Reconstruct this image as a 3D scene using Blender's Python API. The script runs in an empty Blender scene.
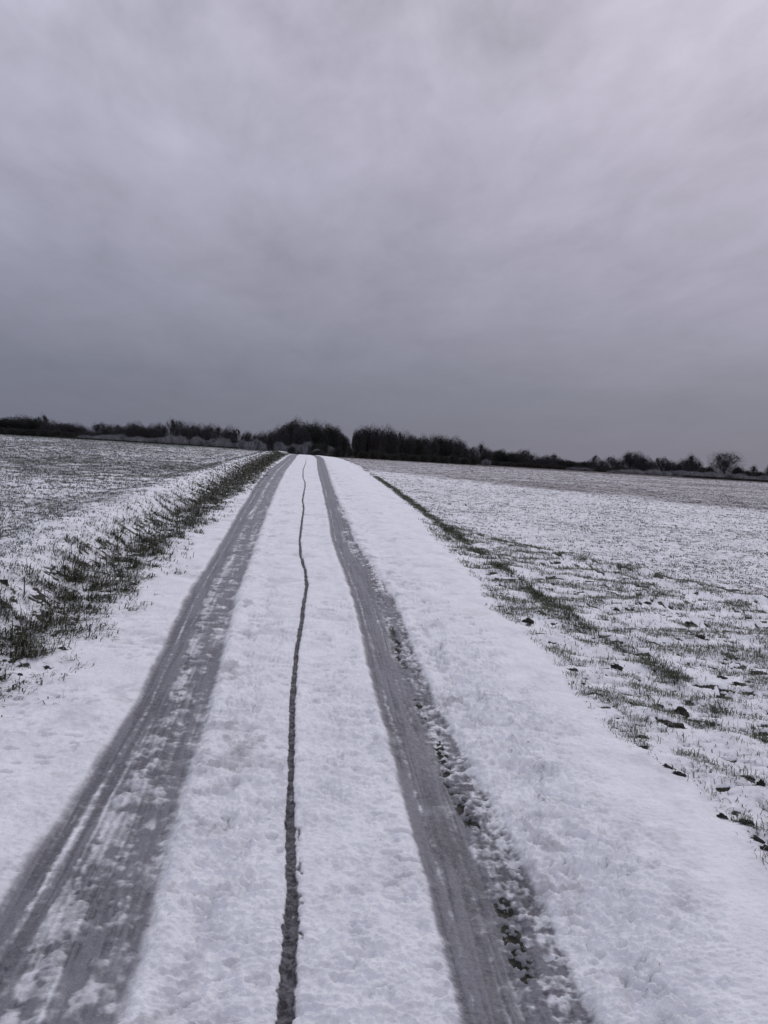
import bpy, math, random
import numpy as np
from mathutils import Vector, Matrix

# ------------------------------------------------------------------ camera, sky, sun, exposure
scene = bpy.context.scene
C = scene.collection
W, H, F = 768, 1024, 800.0
EYE = np.array([0.0, 0.0, 1.8])
PITCH, YAW, ROLL = math.radians(4.65), math.radians(5.93), math.radians(3.5)
fwd = np.array([math.sin(YAW)*math.cos(PITCH), math.cos(YAW)*math.cos(PITCH), -math.sin(PITCH)])
r0 = np.array([math.cos(YAW), -math.sin(YAW), 0.0])
u0 = np.cross(r0, fwd)
rgt = math.cos(ROLL)*r0 + math.sin(ROLL)*u0
upv = -math.sin(ROLL)*r0 + math.cos(ROLL)*u0
cam = bpy.data.cameras.new('camera')
cam.sensor_fit = 'VERTICAL'; cam.sensor_height = 36.0; cam.sensor_width = 27.0
cam.lens = F/H*36.0
cam.clip_start = 0.05; cam.clip_end = 20000
co = bpy.data.objects.new('camera', cam); C.objects.link(co)
co.matrix_world = Matrix(((rgt[0], upv[0], -fwd[0], EYE[0]), (rgt[1], upv[1], -fwd[1], EYE[1]),
                          (rgt[2], upv[2], -fwd[2], EYE[2]), (0, 0, 0, 1)))
scene.camera = co

SUN_EL, SUN_AZ = 34.0, 35.0          # a veiled sun behind the cloud ahead
world = bpy.data.worlds.new('World'); scene.world = world; world.use_nodes = True
nt = world.node_tree; N = nt.nodes; L = nt.links; N.clear()
def nd(t, loc=None, tree=None, **kw):
    n = (tree or nt).nodes.new(t)
    for k, v in kw.items(): setattr(n, k, v)
    return n
def math_n(op, a, b=None, tree=None, clamp=False):
    t = tree or nt
    n = t.nodes.new('ShaderNodeMath'); n.operation = op; n.use_clamp = clamp
    for i, v in enumerate((a, b)):
        if v is None: continue
        if isinstance(v, (int, float)): n.inputs[i].default_value = v
        else: t.links.new(v, n.inputs[i])
    return n.outputs[0]
out = nd('ShaderNodeOutputWorld')
sky = nd('ShaderNodeTexSky', sky_type='NISHITA', sun_disc=False)
sky.sun_elevation = math.radians(SUN_EL); sky.sun_rotation = math.radians(SUN_AZ)
bg1 = nd('ShaderNodeBackground'); bg1.inputs[1].default_value = 0.06; L.new(sky.outputs[0], bg1.inputs[0])
geo = nd('ShaderNodeTexCoord'); sep = nd('ShaderNodeSeparateXYZ'); L.new(geo.outputs['Generated'], sep.inputs[0])
X, Y, Z = sep.outputs
zc = math_n('MAXIMUM', Z, 0.0)
den = math_n('ADD', zc, 0.16)
cmb = nd('ShaderNodeCombineXYZ')
L.new(math_n('DIVIDE', X, den), cmb.inputs[0]); L.new(math_n('DIVIDE', Y, den), cmb.inputs[1])
def wnoise(scale, detail, rough, off, stretch=(1, 1, 1), dist=0.0, rot=0.0):
    m = nd('ShaderNodeMapping'); m.inputs['Rotation'].default_value = (0, 0, rot); m.inputs['Location'].default_value = off; m.inputs['Scale'].default_value = stretch
    L.new(cmb.outputs[0], m.inputs[0])
    n = nd('ShaderNodeTexNoise'); n.inputs['Scale'].default_value = scale; n.inputs['Detail'].default_value = detail
    n.inputs['Roughness'].default_value = rough; n.inputs['Distortion'].default_value = dist
    L.new(m.outputs[0], n.inputs['Vector']); return n.outputs[0]
na = wnoise(0.75, 3, 0.5, (3.1, 1.7, 0))
nb = wnoise(2.6, 6, 0.55, (7.7, 2.2, 4), (1.35, 0.75, 1), 0.35, 0.5)
nc = wnoise(9.0, 5, 0.6, (1.7, 9.2, 2), (1.3, 0.7, 1), 0.4, 0.4)
cl = math_n('ADD', math_n('ADD', math_n('MULTIPLY', math_n('SUBTRACT', na, 0.5), 0.65),
            math_n('MULTIPLY', math_n('SUBTRACT', nb, 0.5), 0.70)), math_n('MULTIPLY', math_n('SUBTRACT', nc, 0.5), 0.20))
fade = math_n('ADD', math_n('MULTIPLY', zc, 2.2, clamp=True), 0.12)   # cloud relief weakens into the murk at the horizon
cl = math_n('MULTIPLY', cl, fade)
gain = math_n('ADD', cl, 1.0)
ramp = nd('ShaderNodeValToRGB'); cr = ramp.color_ramp
stops = [(0.0, (.182, .184, .238)), (0.07, (.208, .208, .262)), (0.16, (.325, .312, .384)), (0.30, (.450, .424, .512)),
         (0.47, (.590, .552, .645)), (0.70, (.74, .715, .81)), (1.0, (.80, .78, .875))]
cr.elements[0].position = 0; cr.elements[0].color = (*stops[0][1], 1)
cr.elements[1].position = 1; cr.elements[1].color = (*stops[-1][1], 1)
for p, c in stops[1:-1]:
    e = cr.elements.new(p); e.color = (*c, 1)
L.new(zc, ramp.inputs[0])
# brighter and warmer to the east (right) low down, bluer to the west
side = nd('ShaderNodeMapRange'); side.inputs['From Min'].default_value = -0.40; side.inputs['From Max'].default_value = 0.40
side.inputs['To Min'].default_value = 0.0; side.inputs['To Max'].default_value = 1.0
L.new(X, side.inputs[0])
tint = nd('ShaderNodeMix', data_type='RGBA')
tint.inputs[6].default_value = (.88, .93, .965, 1); tint.inputs[7].default_value = (1.01, 1.02, 1.04, 1)
L.new(side.outputs[0], tint.inputs[0])
v1 = nd('ShaderNodeMix', data_type='RGBA', blend_type='MULTIPLY'); v1.inputs[0].default_value = 1
L.new(ramp.outputs[0], v1.inputs[6]); L.new(tint.outputs[2], v1.inputs[7])
v2 = nd('ShaderNodeVectorMath', operation='SCALE'); L.new(v1.outputs[2], v2.inputs[0]); L.new(gain, v2.inputs['Scale'])
bg2 = nd('ShaderNodeBackground'); bg2.inputs[1].default_value = 1.0; L.new(v2.outputs[0], bg2.inputs[0])
mx = nd('ShaderNodeMixShader'); mx.inputs[0].default_value = 0.96
L.new(bg1.outputs[0], mx.inputs[1]); L.new(bg2.outputs[0], mx.inputs[2]); L.new(mx.outputs[0], out.inputs[0])

sl = bpy.data.lights.new('sun', 'SUN'); sl.energy = 0.55; sl.angle = math.radians(16); sl.color = (1, .95, .92)
so = bpy.data.objects.new('sun', sl); C.objects.link(so)
az, el = math.radians(SUN_AZ), math.radians(SUN_EL)
sd = Vector((math.sin(az)*math.cos(el), math.cos(az)*math.cos(el), math.sin(el)))
so.rotation_euler = sd.to_track_quat('Z', 'Y').to_euler()
vs = scene.view_settings
vs.view_transform = 'Standard'; vs.look = 'None'; vs.gamma = 1; vs.exposure = 0.0; vs.use_curve_mapping = False

# ------------------------------------------------------------------ helpers
rng = np.random.default_rng(7); random.seed(7)
def hash2(ix, iy, seed):
    h = (ix.astype(np.int64)*374761393 + iy.astype(np.int64)*668265263 + seed*1442695041) & 0xffffffff
    h = ((h ^ (h >> 13))*1274126177) & 0xffffffff
    h = ((h ^ (h >> 16))*2246822519) & 0xffffffff
    return (h ^ (h >> 15)) & 0xffffffff
def perlin(x, y, seed=0):
    x0 = np.floor(x); y0 = np.floor(y); fx = x-x0; fy = y-y0
    u = fx*fx*fx*(fx*(fx*6-15)+10); v = fy*fy*fy*(fy*(fy*6-15)+10)
    def g(ix, iy, dx, dy):
        a = hash2(ix, iy, seed)*(2*math.pi/4294967296.0)
        return np.cos(a)*dx + np.sin(a)*dy
    a = g(x0, y0, fx, fy); b = g(x0+1, y0, fx-1, fy); c = g(x0, y0+1, fx, fy-1); d = g(x0+1, y0+1, fx-1, fy-1)
    return ((a*(1-u)+b*u)*(1-v) + (c*(1-u)+d*u)*v)*1.5
def fbm(x, y, lam, octv=3, seed=0, gain=0.5, ratio=(1, 1)):
    s = 0; a = 1; t = 0
    for i in range(octv):
        k = 2.0**i/lam
        s = s + a*perlin(x*k*ratio[0]+11.3*i, y*k*ratio[1]+5.7*i, seed+i); t += a; a *= gain
    return s/t*1.3
def sst(a, b, x):
    t = np.clip((x-a)/(b-a), 0, 1); return t*t*(3-2*t)

# ------------------------------------------------------------------ the lie of the land
PY = [-30, 0, 8, 12, 16, 22, 30, 45, 62, 80, 110, 160, 240, 500, 3000]
PZ = [-1.0, 0, .46, .60, .655, .67, .69, .715, .72, .52, .08, -.75, -1.75, -4.5, -40]
_py = np.linspace(-30, 3000, 40001)
_pz = np.interp(_py, PY, PZ)
def prof(y):
    # smoothed piecewise profile (window grows with distance)
    w = np.clip(0.10*np.abs(y)+1.2, 0, 25)
    s = 0
    for k in (-1, -.6, -.2, .2, .6, 1): s = s + np.interp(y + k*w, PY, PZ)
    return s/6
def lat_z(x, y):
    # cross section: bank on the left, low soft shoulder on the right, fields either side
    w = np.clip(np.abs(y)/40, 0, 1)
    l = .25*sst(-1.80, -2.40, x) - .09*sst(-2.5, -3.4, x)
    r = .035*sst(.95, 1.35, x)*(1-sst(1.6, 2.1, x)) - .06*sst(1.9, 3.4, x)
    r = r + 0.012*np.minimum(np.abs(x+3)*(x < -3), 6)
    return l + r
def base_z(x, y):
    return prof(y) + lat_z(x, y)
def inv(px, py, dz=0.0):
    """where a photo pixel meets the ground"""
    px = np.atleast_1d(np.array(px, float)); py = np.atleast_1d(np.array(py, float))
    d = fwd[None] + ((px-W/2)/F)[:, None]*rgt[None] - ((py-H/2)/F)[:, None]*upv[None]
    t = np.zeros(len(px)) + 0.5; res = np.full(len(px), np.nan)
    ts = np.concatenate([np.arange(1.5, 30, .01), 30*1.004**np.arange(0, 700)])
    P = EYE[None, None] + d[:, None]*ts[None, :, None]
    below = P[..., 2] < base_z(P[..., 0], P[..., 1]) + dz
    i = np.argmax(below, axis=1)
    q = P[np.arange(len(px)), i]
    return q[:, 0], q[:, 1]
def at_dist(px, y):
    """ground x for a bearing (photo column on the horizon line) at distance y"""
    py = 442 + (px-305)*math.tan(ROLL)
    d = fwd + (px-W/2)/F*rgt - (py-H/2)/F*upv
    return d[0]/d[1]*y

rows = np.array([1024, 900, 800, 700, 600, 540, 500, 484, 470, 458])
def line(ys, xs):
    a, b = inv(xs, ys)
    o = np.argsort(b); return b[o], a[o]
def interp(tab, y):
    return np.interp(y, tab[0], tab[1])
LL = line([1024, 900, 800, 700, 600, 540, 500, 484, 470, 459], [-92, 2, 70, 136, 184, 222, 246, 256, 268, 284])
LR = line([1024, 900, 800, 700, 600, 540, 500, 484, 470, 459], [120, 156, 182, 212, 236, 257, 272, 279, 286, 295])
RL = line([1024, 900, 800, 700, 600, 540, 500, 484, 470, 459], [462, 432, 406, 377, 353, 332, 324.5, 321, 317.5, 316.5])
RM = line([1024, 900, 800, 700, 600, 540, 500, 484, 470, 459], [525, 488, 452, 410, 377, 346, 336, 331, 326.5, 323])
RR = line([1024, 900, 800, 700, 600, 540, 500, 484, 470, 459], [600, 543, 494, 436, 396, 356, 339, 333, 328, 324])
CK = line([1024, 960, 900, 820, 760, 700, 650, 620, 600, 585, 570, 555, 540, 520, 508, 500, 493, 487, 482, 478, 470, 462],
          [284, 289, 292, 290, 291, 292.5, 296.5, 302, 304, 307, 305, 300.6, 299.7, 302, 303.7, 302.5, 303.7, 305, 305, 303, 303, 306])
DG = line([525, 546, 565, 586, 600], [440, 493, 573, 679, 768])            # ploughed edge of the right field
GS = line([466, 504, 525, 546, 583, 621, 645, 669, 740], [360, 413, 440, 470, 520, 573, 615, 658, 768])   # green strip
GE = line([536, 583, 608, 626, 666, 694, 748, 787, 842, 490, 466], [434, 482, 491, 522, 562, 581, 632, 702, 749, 392, 358])  # inner edge of right grass
VL = line([690, 670, 608, 553, 502, 463], [0, 51, 117, 172, 230, 273])          # road edge of the left verge
CL = [(616, 671, 15, 7), (681, 712, 20, 12), (674, 726, 26, 7), (747, 783, 16, 9), (760, 791, 11, 9), (667, 769, 12, 5), (679, 776, 14, 6), (722, 819, 13, 7), (746, 826, 24, 8),
      (573, 669, 12, 4), (528, 623, 15, 6), (542, 616, 9, 4), (757, 844, 16, 6), (766, 852, 14, 7), (644, 737, 12, 4), (659, 705, 14, 5), (710, 724, 10, 4), (739, 685, 14, 4), (759, 673, 18, 4),
      (722, 678, 12, 3), (646, 627, 12, 3), (732, 658, 14, 4), (748, 618, 9, 6), (632, 707, 12, 4), (583, 686, 6, 3), (612, 593, 10, 3), (700, 640, 12, 4), (690, 622, 13, 3), (47, 667, 9, 4), (133, 584, 11, 4), (4, 584, 12, 8), (62, 651, 12, 4), (20, 676, 8, 3), (510, 614, 12, 3), (500, 606, 9, 3), (648, 603, 10, 3), (617, 609, 9, 3)]
CLW = [(*[float(q[0]) for q in inv([c[0]], [c[1]])], c[2]) for c in CL]
BD = line([478, 486, 500, 512], [440, 560, 700, 768])
if __name__ == '__main__' and 0: print(LL, LR, CK)

def fields(x, y, s):
    """relief and cover at ground points; s = local grid spacing, which filters the finest relief"""
    def w(lam): return 1-sst(.22, .6, s/lam)
    wob = .007*fbm(x, y, .06, 3, 31, .6)*w(.05) + .010*fbm(x, y, .22, 2, 33) + .012*fbm(x, y, 1.5, 2, 35)
    ll, lr, rl, rm, rr, ck = (interp(t, y) for t in (LL, LR, RL, RM, RR, CK))
    xx = x + wob
    tL = (xx-ll)/(lr-ll); tR = (xx-rl)/(rm-rl); tO = (xx-rm)/np.maximum(rr-rm, .02)
    e = .045
    inL = sst(-e, e, (xx-ll))*(1-sst(-e, e, (xx-lr)))
    inR = sst(-.03, .03, (xx-rl))*(1-sst(-.04, .04, (xx-rm)))
    inO = sst(-.03, .03, (xx-rm))*(1-sst(-.04, .03, (xx-rr)))
    far = sst(9, 22, y)
    # crumbly ridge between the two wheel paths on the left
    rid = np.exp(-((tL-.50)/(.12-.05*far))**2)
    crum = fbm(x, y, .075, 3, 41, .6)
    crumb2 = fbm(x, y, .16, 3, 44, .6)
    n_str = fbm(x, y, .028, 2, 51, ratio=(1, .03))      # streaks drawn out along the wheel paths
    n_strw = fbm(x, y, .11, 2, 55, ratio=(1, .05))
    c4 = fbm(x, y, .045, 3, 47, .65); c5 = fbm(x, y, .5, 2, 49)
    ridc = np.clip(rid*(.60 + .9*crumb2 + 1.0*crum + .5*c5)*(1-.1*far), 0, .60)
    ridc = np.maximum(ridc, .34*np.exp(-((tL-.70)/.25)**2)*sst(.05, .5, crum+.6*crumb2)*(1-far))
    tLs = (x-ll)/(lr-ll)+.01*fbm(x*0, y, 3, 2, 58); streak = np.exp(-((tLs-.19)/.027)**2) + .6*np.exp(-((tLs-.34)/.022)**2)*(1-sst(4,7,y)) 
    tRs = (x-rl)/(rm-rl)+.015*fbm(x*0, y, 3, 2, 59); streakR = .8*np.exp(-((tRs-.30)/.055)**2) + .5*np.exp(-((tRs-.80)/.06)**2)
    slL = inL*(1 - .80*ridc - .42*np.clip(streak, 0, 1)*(.75+.7*c4) + .20*n_strw + .24*n_str - .28*np.clip(c4-.05, 0, 1) - .40*np.clip(crum+.1, 0, 1)*sst(.55, .8, tL)*sst(-.3, .3, crumb2))
    slL = slL*(1 - .28*sst(.55, .8, tL)*(.6+crumb2))
    slR = inR*(1 - .42*np.clip(streakR, 0, 1)*(.75+.7*c4) + .20*n_strw + .24*n_str - .28*np.clip(c4-.08, 0, 1) - .25*np.clip(crumb2, 0, 1))
    # outer churned band on the right: tread blocks of snow over slush
    tread = np.sin((y*1.0 + .35*(x-rm))*2*math.pi/.05 + 5*crumb2 + 2.5*crum)
    mott = fbm(x, y, .05, 3, 61, .7) + .16*tread*w(.05)*sst(-.3, .3, c5) + .5*fbm(x, y, .25, 2, 63)
    slO = inO*np.clip(.76 + .70*mott + .35*n_strw + .15*n_str, .25, 1)*(1-.2*far)
    slush = np.clip(slL + slR + slO, 0, 1)
    # slush soaked into the snow beside the tracks
    patch = sst(.18, .6, fbm(x, y, .45, 3, 71) + .5*fbm(x, y, .09, 3, 73, .6))
    near = np.exp(-(np.maximum(xx-rr, 0)/.25)**2)*(xx > rr) + .8*np.exp(-(np.maximum(xx-lr, 0)/.22)**2)*(xx > lr)*(xx < ck) + .5*np.exp(-(np.maximum(ll-xx, 0)/.1)**2)*(xx < ll)
    soak_shade = np.clip(patch*(.26 + .5*near) + .30*sst(.15, .6, crum+.5*crumb2)*near, 0, .65)*(1-inL)*(1-inR)*(1-inO)
    # soil & grass showing through at the edge of the tarmac
    prow = 1.35*np.exp(-((tO-.26+.18*fbm(x*0, y, .5, 2, 81))/.17)**2)*inO
    son = sst(-.10, .22, fbm(x, y, .45, 2, 83, ratio=(.3, 1)) + .12)*(1-sst(5.8, 6.8, y))
    soil = np.clip(prow*son*sst(-.12, .22, c4+.5*crum+.05), 0, 1)
    # the melt line in the middle
    cw = np.interp(y, [2, 2.5, 3, 4, 7, 12, 20, 40, 60], [.040, .031, .020, .019, .017, .016, .017, .020, .01])
    cwn = cw*(.92+.28*fbm(x, y, .05, 3, 91, .6)+.35*fbm(x*0, y, .5, 2, 95))
    dck = x-ck+.005*fbm(x, y, .08, 3, 93, .6)
    cstr = 1-.55*sst(25, 60, y)
    crack = (1-sst(cwn*.55, cwn*1.45, np.abs(dck)))*cstr*(.88+.5*c4)
    c2 = .6*(1-sst(.002, .011, np.abs(dck-cw-.013+.012*fbm(x, y, .09, 3, 97, .6))))*sst(-.05, .4, fbm(x, y, .10, 3, 99, .6))*sst(2.2, 2.5, y)*(1-sst(3.5, 4.2, y))
    c3 = .8*np.exp(-(dck/(cw+.018))**2)*(1-crack)*(.5+fbm(x, y, .08, 2, 98))*(1-far)
    soak_shade = np.clip(soak_shade + .25*np.clip(c3, 0, 1), 0, .7)
    crack = np.clip(crack + c2, 0, 1)
    pits = sst(.33, .48, fbm(x, y, .06, 2, 131, ratio=(.6, 1.2)))*sst(-.2, .3, fbm(x, y, .6, 2, 133))*(1-sst(12, 20, y))*(1-inL)*(1-inR)*(1-inO)*(x > -1.75)*(x < 1.5)
    soak_shade = np.clip(soak_shade + .30*pits, 0, .75)  # shade inside the snow dimples, painted grey on top of the soaked slush
    # relief
    cov = np.clip(1-slush, 0, 1)
    lump = sst(-.25, .5, fbm(x, y, .8, 2, 101)+.15) 
    band = np.exp(-((x-(lr+.20))/.20)**2) + np.exp(-((x-(rr+.20))/.22)**2)*1.3 + .45*np.exp(-((x-(ck+.3))/.2)**2)
    onroad = sst(-2.0, -1.7, x)*(1-sst(1.45, 1.75, x))
    la = ((.10 + .55*lump*(.4+.6*(x > lr)) + 1.0*band)*onroad + .12)*1.35
    nz = .024*fbm(x, y, .45, 2, 111)*w(.3) + .0085*la*fbm(x, y, .11, 2, 113, ratio=(.7, 1.2))*w(.1)
    bil = np.abs(fbm(x, y, .07, 3, 117, .65, ratio=(.6, 1.25)))
    nz = nz - la*.014*(1-sst(.0, .26, bil))*sst(-.05, .4, fbm(x, y, .16, 2, 119))*w(.05)     # crevices between crumbs
    nz = nz + (.5+la)*.0080*fbm(x, y, .032, 3, 121, .65, ratio=(.75, 1.2))*w(.03)
    hole = sst(.33, .46, fbm(x, y, .06, 2, 131, ratio=(.6, 1.2)))*sst(-.2, .3, fbm(x, y, .6, 2, 133))*(1-sst(12, 20, y))
    nz = nz - .014*hole*onroad*w(.06)
    z = nz*(1-.75*slush) - .024*np.clip(inL+inR+inO*.8, 0, 1) + (.010*ridc+.010*ridc*crum)*inL*w(.06) + (.004*c4+.003*crum)*(inL*(.4+ridc)+.5*inR)*w(.045)
    z = z + .010*np.exp(-((xx-lr-.05)/.05)**2) + .012*np.exp(-((xx-rr-.05)/.05)**2) + .006*np.exp(-((xx-rl+.05)/.04)**2)
    z = z + slush*(.0035*n_str*w(.03) + .003*streak*inL) + inO*(-.009*mott*w(.05)+.006*c4*w(.045)) - .018*soil - .020*crack
    wet = np.clip((inL*(1-ridc)+inR+.4*inO), 0, 1)
    # verge and fields: cover of soil through thin snow
    v = interp(VL, y); g = interp(GE, y); gs = interp(GS, y)
    bankm = sst(v+.12, v-.25, x)*(1-sst(v-.65, v-1.1, -(-x)))
    bank = sst(-.15, .35, v-x)*(1-sst(.45, 1.15, v-x))
    bs = bank*sst(-.06, .26, fbm(x, y, .13, 4, 141, .7) + .25*sst(14, 30, y))
    dgx = np.interp(y, DG[0], DG[1]); indg = (y > DG[0][0])
    # signed distance right of the diagonal ploughed edge
    dx_, dy_ = DG[1][-1]-DG[1][0], DG[0][-1]-DG[0][0]; ln = math.hypot(dx_, dy_)
    sdg = ((x-DG[1][0])*dy_-(y-DG[0][0])*dx_)/ln*1.0
    sdg = np.where(dy_ < 0, -sdg, sdg)
    sdg = np.where(sdg*0+1 > 0, sdg, 0)
    rv = sst(-.10, .15, x-g)*(1-sst(-.05, .15, sdg))                # rough grass strip between road and ploughed edge
    rv = rv*(x > 0)
    cl1 = fbm(x+.35*y, y, .105, 3, 151, .6, ratio=(.45, 1.3))
    rs = rv*sst(.16, .34, cl1*.95 + .45*fbm(x, y, .055, 3, 152, .65) + .22*fbm(x, y, .5, 2, 153) - .06)*.95
    edge = 1.7*np.exp(-((sdg+.03*fbm(x, y, .5, 2, 154))/.12)**2)*(x > gs-.05) + 1.0*np.exp(-((x-gs)/(.06+.004*y))**2)*(y > DG[0][0]-1)
    es = np.clip(edge*sst(-.15, .25, fbm(x, y, .3, 3, 155)), 0, 1)*(x > 1.2)
    halo = np.zeros_like(x)
    vm = (x > 1.2) | (x < -1.4); vm &= (y > 2.5) & (y < 9)
    if vm.any():
        xa, ya = x[vm], y[vm]; hh_ = np.zeros_like(xa)
        for cx, cy, cw_ in CLW:
            rr_ = cw_*cy/F*.55
            hh_ = np.maximum(hh_, np.exp(-(((xa-cx)/(rr_*1.2))**2+((ya-cy+.25*(xa-cx))/(rr_*.75))**2)))
        halo[vm] = hh_
    hs = halo*sst(-.35, .25, cl1*.5+fbm(x, y, .05, 3, 158, .65)+.2)
    soil = np.clip(np.maximum(np.maximum(np.maximum(soil, bs*.9), np.maximum(rs, es)), hs), 0, 1)
    z = z + (rv+bank*.6)*(.036*fbm(x+.35*y, y, .30, 3, 161, .55, ratio=(.6, 1.2))*w(.2) - .026*rs) + .035*np.exp(-((sdg+.10)/.10)**2)*(.6+fbm(x, y, .3, 2, 159))*(x > gs)*(x > 1.2)*w(.1)
    infR = sst(0, .1, sdg)*(x > 0)*sst(-.02, .05, x-gs)
    z = z + infR*(.012*fbm(x, y, .14, 3, 165, .6)*w(.1))
    infL = sst(.9, 1.3, v-x)
    z = z + infL*(.03*fbm(x, y, .5, 3, 171)*w(.3) + .01*fbm(x, y, .1, 2, 175)*w(.1))
    return dict(z=z, slush=slush, soil=soil, crack=crack, soak_shade=soak_shade, wet=wet, icy=np.clip(.5+.75*n_str+.6*n_strw+.3*c5, 0, 1), infL=infL, infR=infR,
                rv=rv, bank=bank, sdg=sdg)
def ground_z(x, y):
    f = fields(x, y, np.full_like(x, .02)+np.abs(y)*.002)
    return base_z(x, y) + f['z']

# ------------------------------------------------------------------ materials
def new_mat(name):
    m = bpy.data.materials.new(name); m.use_nodes = True
    t = m.node_tree; b = t.nodes['Principled BSDF']; return m, t, b
def noise(t, vec, scale, detail=3, rough=.5, dist=0):
    n = t.nodes.new('ShaderNodeTexNoise'); n.inputs['Scale'].default_value = scale; n.inputs['Detail'].default_value = detail
    n.inputs['Roughness'].default_value = rough; n.inputs['Distortion'].default_value = dist
    t.links.new(vec, n.inputs['Vector']); return n.outputs[0]
def attr(t, name):
    n = t.nodes.new('ShaderNodeAttribute'); n.attribute_name = name; return n.outputs['Fac']
def mrange(t, v, a, b, c=0, d=1, smooth=True):
    n = t.nodes.new('ShaderNodeMapRange')
    if smooth: n.interpolation_type = 'SMOOTHSTEP'
    for i, q in zip((1, 2, 3, 4), (a, b, c, d)):
        if isinstance(q, (int, float)): n.inputs[i].default_value = q
        else: t.links.new(q, n.inputs[i])
    t.links.new(v, n.inputs[0]); return n.outputs[0]
def mixc(t, f, a, b, blend='MIX'):
    n = t.nodes.new('ShaderNodeMix'); n.data_type = 'RGBA'; n.blend_type = blend
    for i, q in ((0, f), (6, a), (7, b)):
        if isinstance(q, (int, float)): n.inputs[i].default_value = q
        elif isinstance(q, tuple): n.inputs[i].default_value = (*q, 1)
        else: t.links.new(q, n.inputs[i])
    return n.outputs[2]

def snow_material():
    m, t, b = new_mat('snow_over_ground')
    tc = t.nodes.new('ShaderNodeTexCoord'); P = tc.outputs['Object']
    M = lambda op, a, bb=None, clamp=False: math_n(op, a, bb, tree=t, clamp=clamp)
    nF = noise(t, P, 38, 5, .65); nM = noise(t, P, 6.5, 4, .6); nL = noise(t, P, .9, 3, .55)
    nX = noise(t, P, 120, 3, .6)
    snow = mixc(t, mrange(t, nM, .3, .7), (.76, .77, .81), (.87, .88, .91))
    snow = mixc(t, mrange(t, nF, .25, .62, .16, 0), snow, (.52, .51, .54))
    slc = mixc(t, mrange(t, nF, .3, .7), (.062, .062, .072), (.165, .165, .185))
    slc = mixc(t, mrange(t, nM, .3, .72, 0, .55), slc, (.115, .113, .126))
    slc = mixc(t, mrange(t, attr(t, 'icy'), .35, .75, 0, .55), slc, (.235, .235, .262))
    slc = mixc(t, mrange(t, nX, .62, .72, 0, .55), slc, (.42, .42, .45))
    sl = attr(t, 'slush'); sk = attr(t, 'soak_shade'); so_ = attr(t, 'soil'); ck_ = attr(t, 'crack')
    slf = mrange(t, M('ADD', sl, M('MULTIPLY', M('SUBTRACT', nF, .5), .55)), .12, .92)
    c = mixc(t, sk, snow, (.40, .385, .41))
    c = mixc(t, slf, c, slc)
    # winter crop field, left: blades and soil between thin snow
    inL = attr(t, 'infL'); inR = attr(t, 'infR'); band = attr(t, 'band'); gfar = attr(t, 'gfar')
    map1 = t.nodes.new('ShaderNodeMapping'); map1.inputs['Rotation'].default_value = (0, 0, math.radians(28)); map1.inputs['Scale'].default_value = (1, .35, 1)
    t.links.new(P, map1.inputs[0])
    rowN = noise(t, map1.outputs[0], 3.4, 4, .6)
    spk = noise(t, P, 13, 7, .78); spk2 = noise(t, P, 4, 6, .78); clump = noise(t, P, .55, 4, .6)
    map2 = t.nodes.new('ShaderNodeMapping'); map2.inputs['Scale'].default_value = (1, .30, 1); map2.inputs['Rotation'].default_value = (0, 0, math.radians(24))
    t.links.new(P, map2.inputs[0]); spk3 = noise(t, map2.outputs[0], 2.2, 5, .75)
    vL = M('ADD', M('ADD', M('MULTIPLY', spk, .75), M('MULTIPLY', rowN, .25)), M('ADD', M('MULTIPLY', spk3, .18), M('MULTIPLY', clump, .32)))
    covL = mrange(t, M('ADD', vL, gfar), (.76-.08), (.86-.04))
    covL = M('MULTIPLY', covL, inL)
    cropc = mixc(t, mrange(t, spk2, .35, .65), (.085, .100, .088), (.17, .188, .168))
    c = mixc(t, M('MULTIPLY', covL, .88), c, cropc)
    vR = M('ADD', M('ADD', M('MULTIPLY', spk, .75), M('MULTIPLY', spk2, .30)), M('ADD', M('MULTIPLY', spk3, .18), M('MULTIPLY', clump, .10)))
    covR = mrange(t, M('ADD', vR, M('MULTIPLY', band, .10)), .665, .780)
    covR = M('MULTIPLY', covR, M('MULTIPLY', inR, M('ADD', .72, M('MULTIPLY', band, .20))))
    soilR = mixc(t, mrange(t, nM, .35, .65), (.105, .085, .080), (.19, .16, .155))
    c = mixc(t, covR, c, soilR)
    # bare soil / thatch
    so2 = mrange(t, M('ADD', so_, M('MULTIPLY', M('SUBTRACT', nF, .5), .7)), .38, .60)
    soilc = mixc(t, mrange(t, nF, .35, .65), (.016, .014, .012), (.050, .050, .036))
    c = mixc(t, so2, c, soilc)
    ckc = mixc(t, mrange(t, nF, .38, .66), (.050, .048, .052), (.18, .172, .185))
    ck2 = mrange(t, M('ADD', ck_, M('MULTIPLY', M('SUBTRACT', nF, .5), .75)), .26, .66)
    c = mixc(t, ck2, c, ckc)
    t.links.new(c, b.inputs['Base Color'])
    wet = attr(t, 'wet')
    rg = mrange(t, M('MULTIPLY', wet, slf), 0, 1, .80, .34)
    t.links.new(rg, b.inputs['Roughness'])
    b.inputs['Specular IOR Level'].default_value = .35
    bump = t.nodes.new('ShaderNodeBump'); bump.inputs['Strength'].default_value = .9; bump.inputs['Distance'].default_value = .014
    hh = M('ADD', M('MULTIPLY', nF, .7), M('MULTIPLY', nX, .3))
    t.links.new(hh, bump.inputs['Height'])
    bump2 = t.nodes.new('ShaderNodeBump'); bump2.inputs['Strength'].default_value = .6; bump2.inputs['Distance'].default_value = .03
    t.links.new(M('MULTIPLY', M('SUBTRACT', 1.0, M('MAXIMUM', covL, covR)), 1.0), bump2.inputs['Height'])
    t.links.new(bump2.outputs[0], bump.inputs['Normal'])
    t.links.new(bump.outputs[0], b.inputs['Normal'])
    return m
M_GROUND = snow_material()

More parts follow.
